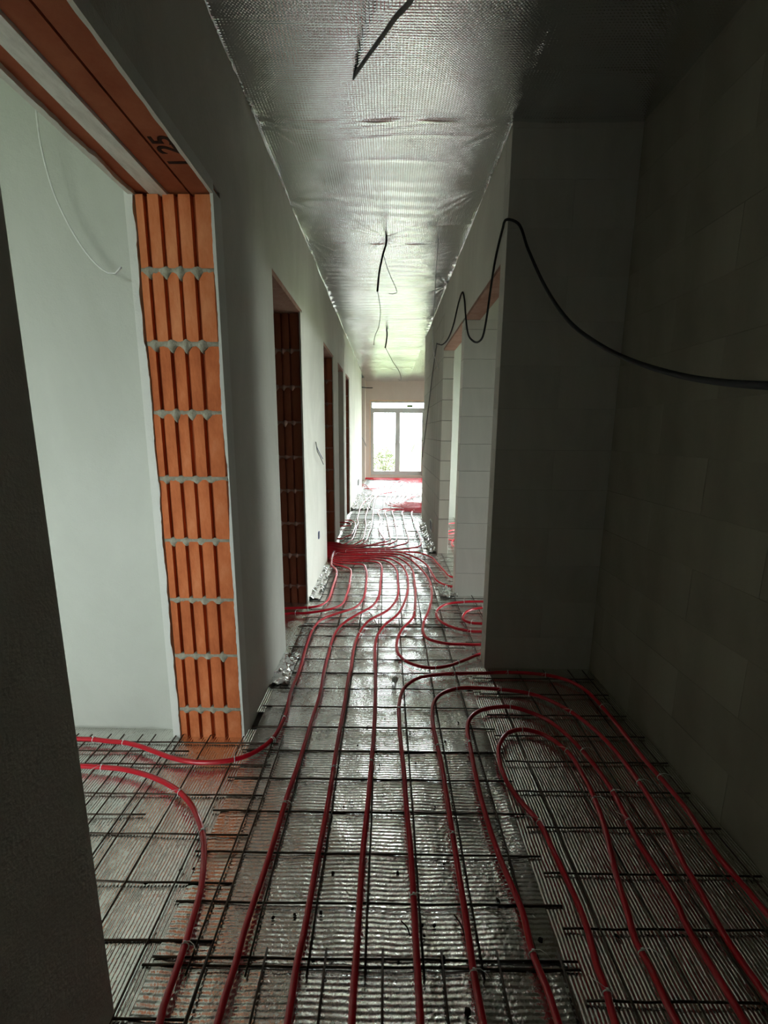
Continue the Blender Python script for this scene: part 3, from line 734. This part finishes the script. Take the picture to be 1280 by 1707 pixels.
pipe('red heating pipe toward the far window, nearest the left hall wall',
     bundle(17)+P(*c4((165, 685), (235, 650), (270, 590), (290, 520), (303, 490), (296, 460), (310, 400), (335, 330)))+Vz((-.3, 9.5), (-.44, 10.3), (-.60, 10.98), (-1.1, 11.25), (-1.8, 11.3)), [], 1.2)
pipe('outer small red pipe loop on the floor of the fourth left doorway',
     Vz((-1.8, 6.3), (-1.0, 6.3))+P(*c4((190, 465), (240, 468), (268, 482), (278, 500), (262, 560), (235, 598), (190, 612), (145, 632)))+Vz((-1.0, 5.7), (-1.8, 5.7)), [], 1)
pipe('inner small red pipe loop on the floor of the fourth left doorway',
     Vz((-1.8, 6.2), (-1.0, 6.2))+P(*c4((190, 486), (228, 490), (240, 500), (230, 510), (190, 516)))+Vz((-1.0, 6.03), (-1.8, 6.03)), [], 1)
for k in range(8):
    y = 7.56+k*.075
    pipe('red heating pipe in the far bundle emerging behind the right hall wall', Vz((2.6, y), (.7, y), (.35, y+.02*k), (.05+.06*k, y+.25+.05*k), (.02+.1*k, 9.2), (.2+.12*k, 11.3), (.5+.15*k, 11.9), (2.2, 12.0)), [], None, 'far red pipe bundle', PR, .06)
for k in range(7):
    pipe('red heating pipe in the band laid along the foot of the terrace window', Vz((-1.9 if k > 3 else -.4-.1*k, 12.1+k*.085), (1, 12.1+k*.085), (3.5, 12.1+k*.085)), [], None, 'red pipes along the terrace window', PR, .08)
pipe('short red pipe bend coming out from behind the far end of the left wall', Vz((-2, 11.0), (-1.0, 10.98), (-.68, 10.87), (-.52, 10.5), (-.50, 10.15), (-.32, 10.12), (-.05, 10.6), (.2, 11.1)), [], None, None, PR, .05)
for k, lab in enumerate(('nearest', 'second', 'third', 'farthest')):
    y = 4.95+k*.42
    pipe('%s red heating pipe crossing the floor seen through the second right doorway' % lab, Vz((2.2, y+.1), (1.0, y+.05), (.86-.02*k, y-.12), (.80, y-.35-.1*k), (1.0, y-.55), (2.2, y-.55)), [], .5)

# ------------------------------------------------------------------ debris
def lump(seed, flat_=.5, n=2):
    import bmesh
    bm = bmesh.new(); bmesh.ops.create_icosphere(bm, subdivisions=n, radius=1)
    for v in bm.verts:
        q = v.co*1.3 + Vector((seed*5.1, 0, 0)); v.co *= 1+.55*noise.noise(q)+.2*noise.noise(q*3)
        v.co.z *= flat_
    me = bpy.data.meshes.new('clod'); bm.to_mesh(me); bm.free(); return me
clods = [lump(s) for s in range(6)]
spots = [(663, 1454), (652, 1350), (587, 1337), (627, 1255), (641, 1199), (651, 1183), (626, 1190), (596, 1243), (632, 1275), (725, 1345), (693, 1272), (742, 1236), (750, 1270), (683, 1224), (764, 1204), (661, 1159), (491, 1525), (535, 1522), (587, 1515), (702, 1543), (724, 1543), (707, 1560), (901, 1566), (1028, 1560), (301, 1450), (323, 1448), (243, 1472), (755, 1350), (612, 1212), (573, 1345), (695, 1322), (620, 1302), (667, 1180), (722, 1150), (676, 1060), (640, 1072), (694, 1040), (712, 1066), (598, 1100), (650, 1040), (790, 1200), (455, 1530), (555, 1455), (740, 1440), (830, 1500), (600, 1440), (664, 1600), (522, 1600)]
for i, (x, y) in enumerate(spots):
    s = random.uniform(.0022, .0042)*(1.25 if y > 1400 else 1)
    p = on_z(x, y, .002)
    o = obj('dirt_clod', clods[i % 6], 'dirt', None, (p.x, p.y, s*.5), (0, 0, random.uniform(0, 6)), (s*random.uniform(.9, 1.7), s, s))
    tag(o, 'tiny dark crumb of soil lying on the silver floor foil', 'dirt', 'crumbs of soil on the foil')
for (x, y, s, lab) in ((738, 1602, .011, 'dark flattened clod of soil on the overlapping wires near the bottom'), (779, 1688, .010, 'upright dark clod at the bottom edge between two red pipes'), (764, 1462, .010, 'dark leaf-shaped clod against a red pipe right of centre')):
    p = on_z(x, y, .004)
    tag(obj('dirt_clod', lump(x, .45), 'dirt', None, (p.x, p.y, s*.5), (0, 0, 1.2), (s, s*.75, s)), lab, 'dirt')
p = on_z(658, 1134, .012)
tag(obj('mortar_lump', lump(40, .8), 'stone', None, (p.x, p.y, .014), (0, 0, .3), (.016, .022, .021)), 'pale lump of mortar beside the bend of the outermost right loop', 'rubble')
for (a, b, lab) in (((668, 1535), (684, 1560), 'thin dry straw stalk lying left of the fourth straight pipe near the bottom'), ((757, 1525), (776, 1565), 'thin dry stalk lying left of the fifth straight pipe near the bottom'), ((615, 1020), (636, 1058), 'thin bent twig on the foil among the S shaped pipes')):
    pa, pb = on_z(*a, .012), on_z(*b, .004)
    so = obj('stalk', tube_mesh('stalk', smooth_path([pa, (pa+pb)/2+Vector((.004, 0, .004)), pb], .01), .0018, 6), 'dirt'); tag(so, lab, 'stalk')

# ------------------------------------------------------------------ cables
def cable(name, label, pts, r, mat, cat='cable', extra=(), n=8):
    path = smooth_path(pts, .02); c = path[0].copy()
    o = obj(name, tube_mesh(name, [p-c for p in path], r, n), mat, None, c); tag(o, label, cat)
    for (nm, pp, rr, mt) in extra:
        obj(nm, tube_mesh(nm, [p-c for p in smooth_path(pp, .015)], rr, 6), mt, o)
    return o
# thick corrugated conduit hanging towards the camera
p0 = on_z(558, 206, ZC)
def dep(x, y, Y): return on_y(x, y, Y)
cable('conduit', 'thick grey conduit hanging from the near ceiling foil at the top of the photo',
      [p0+Vector((0, .004, .004)), dep(561, 190, p0.y-.02), dep(575, 158, p0.y-.12), dep(590, 128, p0.y-.28), dep(612, 95, p0.y-.48), dep(636, 62, p0.y-.68), dep(660, 28, p0.y-.85), dep(688, -5, p0.y-1.0), dep(705, -60, p0.y-1.12)], .0068, 'greycable')
p1 = on_z(644, 396, ZC); q = p1.y
cable('ceiling_cable', 'black cable with two loose wires hanging from the middle of the hall ceiling',
      [p1+Vector((0, 0, .01)), dep(644, 404, q), dep(638, 425, q-.02), dep(632, 455, q-.03), dep(629, 486, q-.03)], .0075, 'black', 'cable',
      [('loose_wire', [dep(629, 484, q-.03), dep(632, 500, q-.02), dep(634, 520, q), dep(631, 545, q+.02), (dep(625, 560, q+.03)), dep(623, 575, q+.03)], .0025, 'greycable'),
       ('loose_wire', [dep(638, 420, q-.02), dep(645, 445, q+.02), dep(652, 463, q+.04), dep(660, 481, q+.05), dep(661, 488, q+.05), dep(655, 490, q+.05), dep(648, 489, q+.05)], .0025, 'greycable')])
p1 = on_z(644, 549, ZC); q = p1.y
cable('ceiling_cable', 'short dark cable with one loose wire hanging from the far hall ceiling',
      [p1+Vector((0, 0, .01)), dep(645, 556, q), dep(644, 568, q), dep(642, 580, q)], .010, 'black', 'cable',
      [('loose_wire', [dep(642, 579, q), dep(648, 590, q), dep(655, 603, q), dep(663, 615, q), dep(668, 626, q), dep(668, 634, q), dep(664, 632, q)], .004, 'greycable')])
cable('ceiling_wire', 'thin dark wire running down beside the right edge of the ceiling foil', [on_z(731, 398, ZC-.012), on_z(727, 450, ZC-.02), on_z(724, 500, ZC-.02), on_z(722, 536, ZC-.012)], .002, 'greycable')
# heavy black cable draped along the right hand wall
XC = XR-.012
k0 = dep(850, 353, YX-.02)
near = [dep(1420, 650, .52), dep(1280, 643, .66), dep(1200, 637, .80), dep(1130, 625, .95), (dep(1050, 600, 1.17)), dep(1000, 575, 1.35), dep(950, 537, 1.58), dep(910, 480, 1.86), dep(880, 415, 2.10), dep(863, 372, 2.22)]
wallp = [on_x(x, y, XC) for x, y in ((838, 380), (826, 430), (818, 480), (811, 530), (805, 560), (797, 570), (788, 568), (780, 556), (776, 525), (774, 500), (771, 487), (765, 502), (756, 540), (748, 562), (738, 574), (728, 573))]
k0 = Vector((XC, YX+.0, on_x(850, 353, XC).z))
cable('draped_cable', 'long black cable sagging from the dark right wall along the hall wall', near+[k0]+wallp, .0062, 'black')
cable('draped_cable', 'thin cable dropping down the far block wall from the hall ceiling cable run', [on_x(x, y, XC) for x, y in ((728, 572), (725, 592), (720, 630), (714, 680), (709, 720), (705, 750), (704, 762))], .006, 'greycable')
cable('draped_cable', 'pale thin wire hanging on the far block wall near the ceiling', [on_x(x, y, XC) for x, y in ((721, 545), (722, 580), (726, 600), (731, 615))], .006, 'mortar' if False else 'whitewire')
# white wire in the left room
yw = yj-.02
cable('white_wire', 'thin white wire hanging and hooking upward against the left room wall', [dep(*q_, yw) for q_ in ((58, 150), (61, 190), (66, 230), (75, 272), (90, 322), (112, 370), (137, 412), (160, 440), (180, 455), (192, 456), (198, 450), (202, 445))], .0032, 'whitewire')
# wires on the left wall
XLw = XL+.006
cable('wall_wire', 'loop of thin cable sticking out of the left wall between the second and third doorways', [on_x(526, 736, XL-.01), on_x(527, 740, XLw+.01), on_x(529, 752, XLw+.03), on_x(534, 762, XLw+.04), on_x(539, 774, XLw+.03)], .004, 'greycable', 'cable',
      [('loose_wire', [on_x(527, 741, XLw), on_x(531, 752, XLw+.03), on_x(538, 765, XLw+.05)], .003, 'blue')])
wb = on_x(537, 891, XL)
def wall_box(label, p, X, sgn, w_, h_, d_, mat='darkplastic'):
    r_ = tag(empty('socket_box', (X, p.y, p.z)), label, 'socket box')
    vs = []
    n = 16; ring = []
    for rr, dd in ((1.0, 0), (1.0, d_), (.82, d_), (.78, .003)):
        for i in range(n):
            a = 2*math.pi*i/n; c_, s_ = math.cos(a), math.sin(a); e = (abs(c_)**4+abs(s_)**4)**-.25
            vs.append((sgn*dd, c_*e*w_/2*rr, s_*e*h_/2*rr))
    fs = [(k*n+i, k*n+(i+1) % n, (k+1)*n+(i+1) % n, (k+1)*n+i) for k in range(3) for i in range(n)] + [tuple(3*n+i for i in range(n))]
    obj('rim', mesh('rim', vs, fs), 'whitewire' if mat == 'rimwhite' else mat, r_)
    obj('hollow', boxes('hollow', [tuple(sorted((sgn*.003, sgn*d_*.9)))+(-w_*.37, w_*.37, -h_*.37, h_*.37)]), 'darkplastic', r_)
    return r_
wall_box('black socket box low on the far block wall beside the floor', on_x(719, 876, XR), XR, -1, .30, .145, .010, 'rimwhite')
wall_box('blue socket box low on the left wall between the second and third doorways', on_x(531, 892, XL), XL, 1, .07, .07, .006, 'blue')
wall_box('black socket box low on the far end of the left wall', on_x(597, 804, XL), XL, 1, .32, .13, .012)
cable('wall_rod', 'dark cable end sticking out of the far left wall just under the ceiling', [dep(600, 645, 10.7), dep(606, 646, 10.8), dep(613, 646.5, 11.0), dep(621, 646.5, 10.9)], .011, 'black')
cable('window_wire', 'thin looping wires hanging from the end of the right wall against the terrace window', [dep(*q_, 7.0) for q_ in ((705, 700), (700, 706), (696, 715), (694, 727), (695, 736), (697, 741))], .0045, 'greycable', 'cable',
      [('loose_wire', [dep(*q_, 7.0) for q_ in ((706, 734), (700, 736), (692, 740), (688, 748), (686, 753))], .0045, 'greycable')])
cable('window_wire', 'small tangle of wires on the far left wall before the window', [dep(602, 728, 10.7), dep(605, 732, 10.76), dep(608, 738, 10.8), dep(610, 744, 10.8)], .01, 'greycable')

# ------------------------------------------------------------------ outside
ground = struct(obj('ground', grid('ground', -30, 30, YE+.36, 60, 1, 1, lambda X, Y: -.15+.03*np.sin(X*1.3)+.03*np.sin(Y*.9)), 'grass'))
g2 = struct(obj('ground.001', grid('ground', X1+.32, 40, -20, YE+.34, 1, 1, lambda X, Y: 0*X-.15), 'grass'))
g3 = struct(obj('ground.002', grid('ground', -30, X1+.3, -30, Y0-.32, 1, 1, lambda X, Y: 0*X-.15), 'grass'))
bc = on_y(640, 800, 15.0); bc.z = -.15
bush = tag(empty('garden_bush', bc), 'low yellow-green garden bush outside the left pane of the terrace window', 'bush')
vs, fs = [], []
r = random.Random(5)
for i in range(520):
    th = r.uniform(0, 2*math.pi); u = r.random()**.5; hgt = r.random()
    c = Vector((.55*u*math.cos(th)*(1.1-hgt*.6), .45*u*math.sin(th), .1+.95*hgt*(1-.35*u)))
    d = Vector((r.uniform(-1, 1), r.uniform(-1, 1), r.uniform(-.1, 1))).normalized(); s = d.orthogonal().normalized()
    l, w_ = r.uniform(.05, .11), r.uniform(.012, .022); k = len(vs)
    vs += [c, c+d*l*.5+s*w_, c+d*l+Vector((0, 0, -.015)), c+d*l*.5-s*w_]; fs.append((k, k+1, k+2, k+3))
lf = obj('leaves', mesh('leaves', vs, fs), 'leaf', bush); lf['kind'] = 'stuff'
for i in range(6):
    a = i*1.05; obj('stem', tube_mesh('stem', smooth_path([(0, 0, 0), (.08*math.cos(a), .08*math.sin(a), .35), (.28*math.cos(a), .22*math.sin(a), .8)], .1), .012, 6, .005), 'bark', bush)
print('script objects', len(bpy.data.objects))
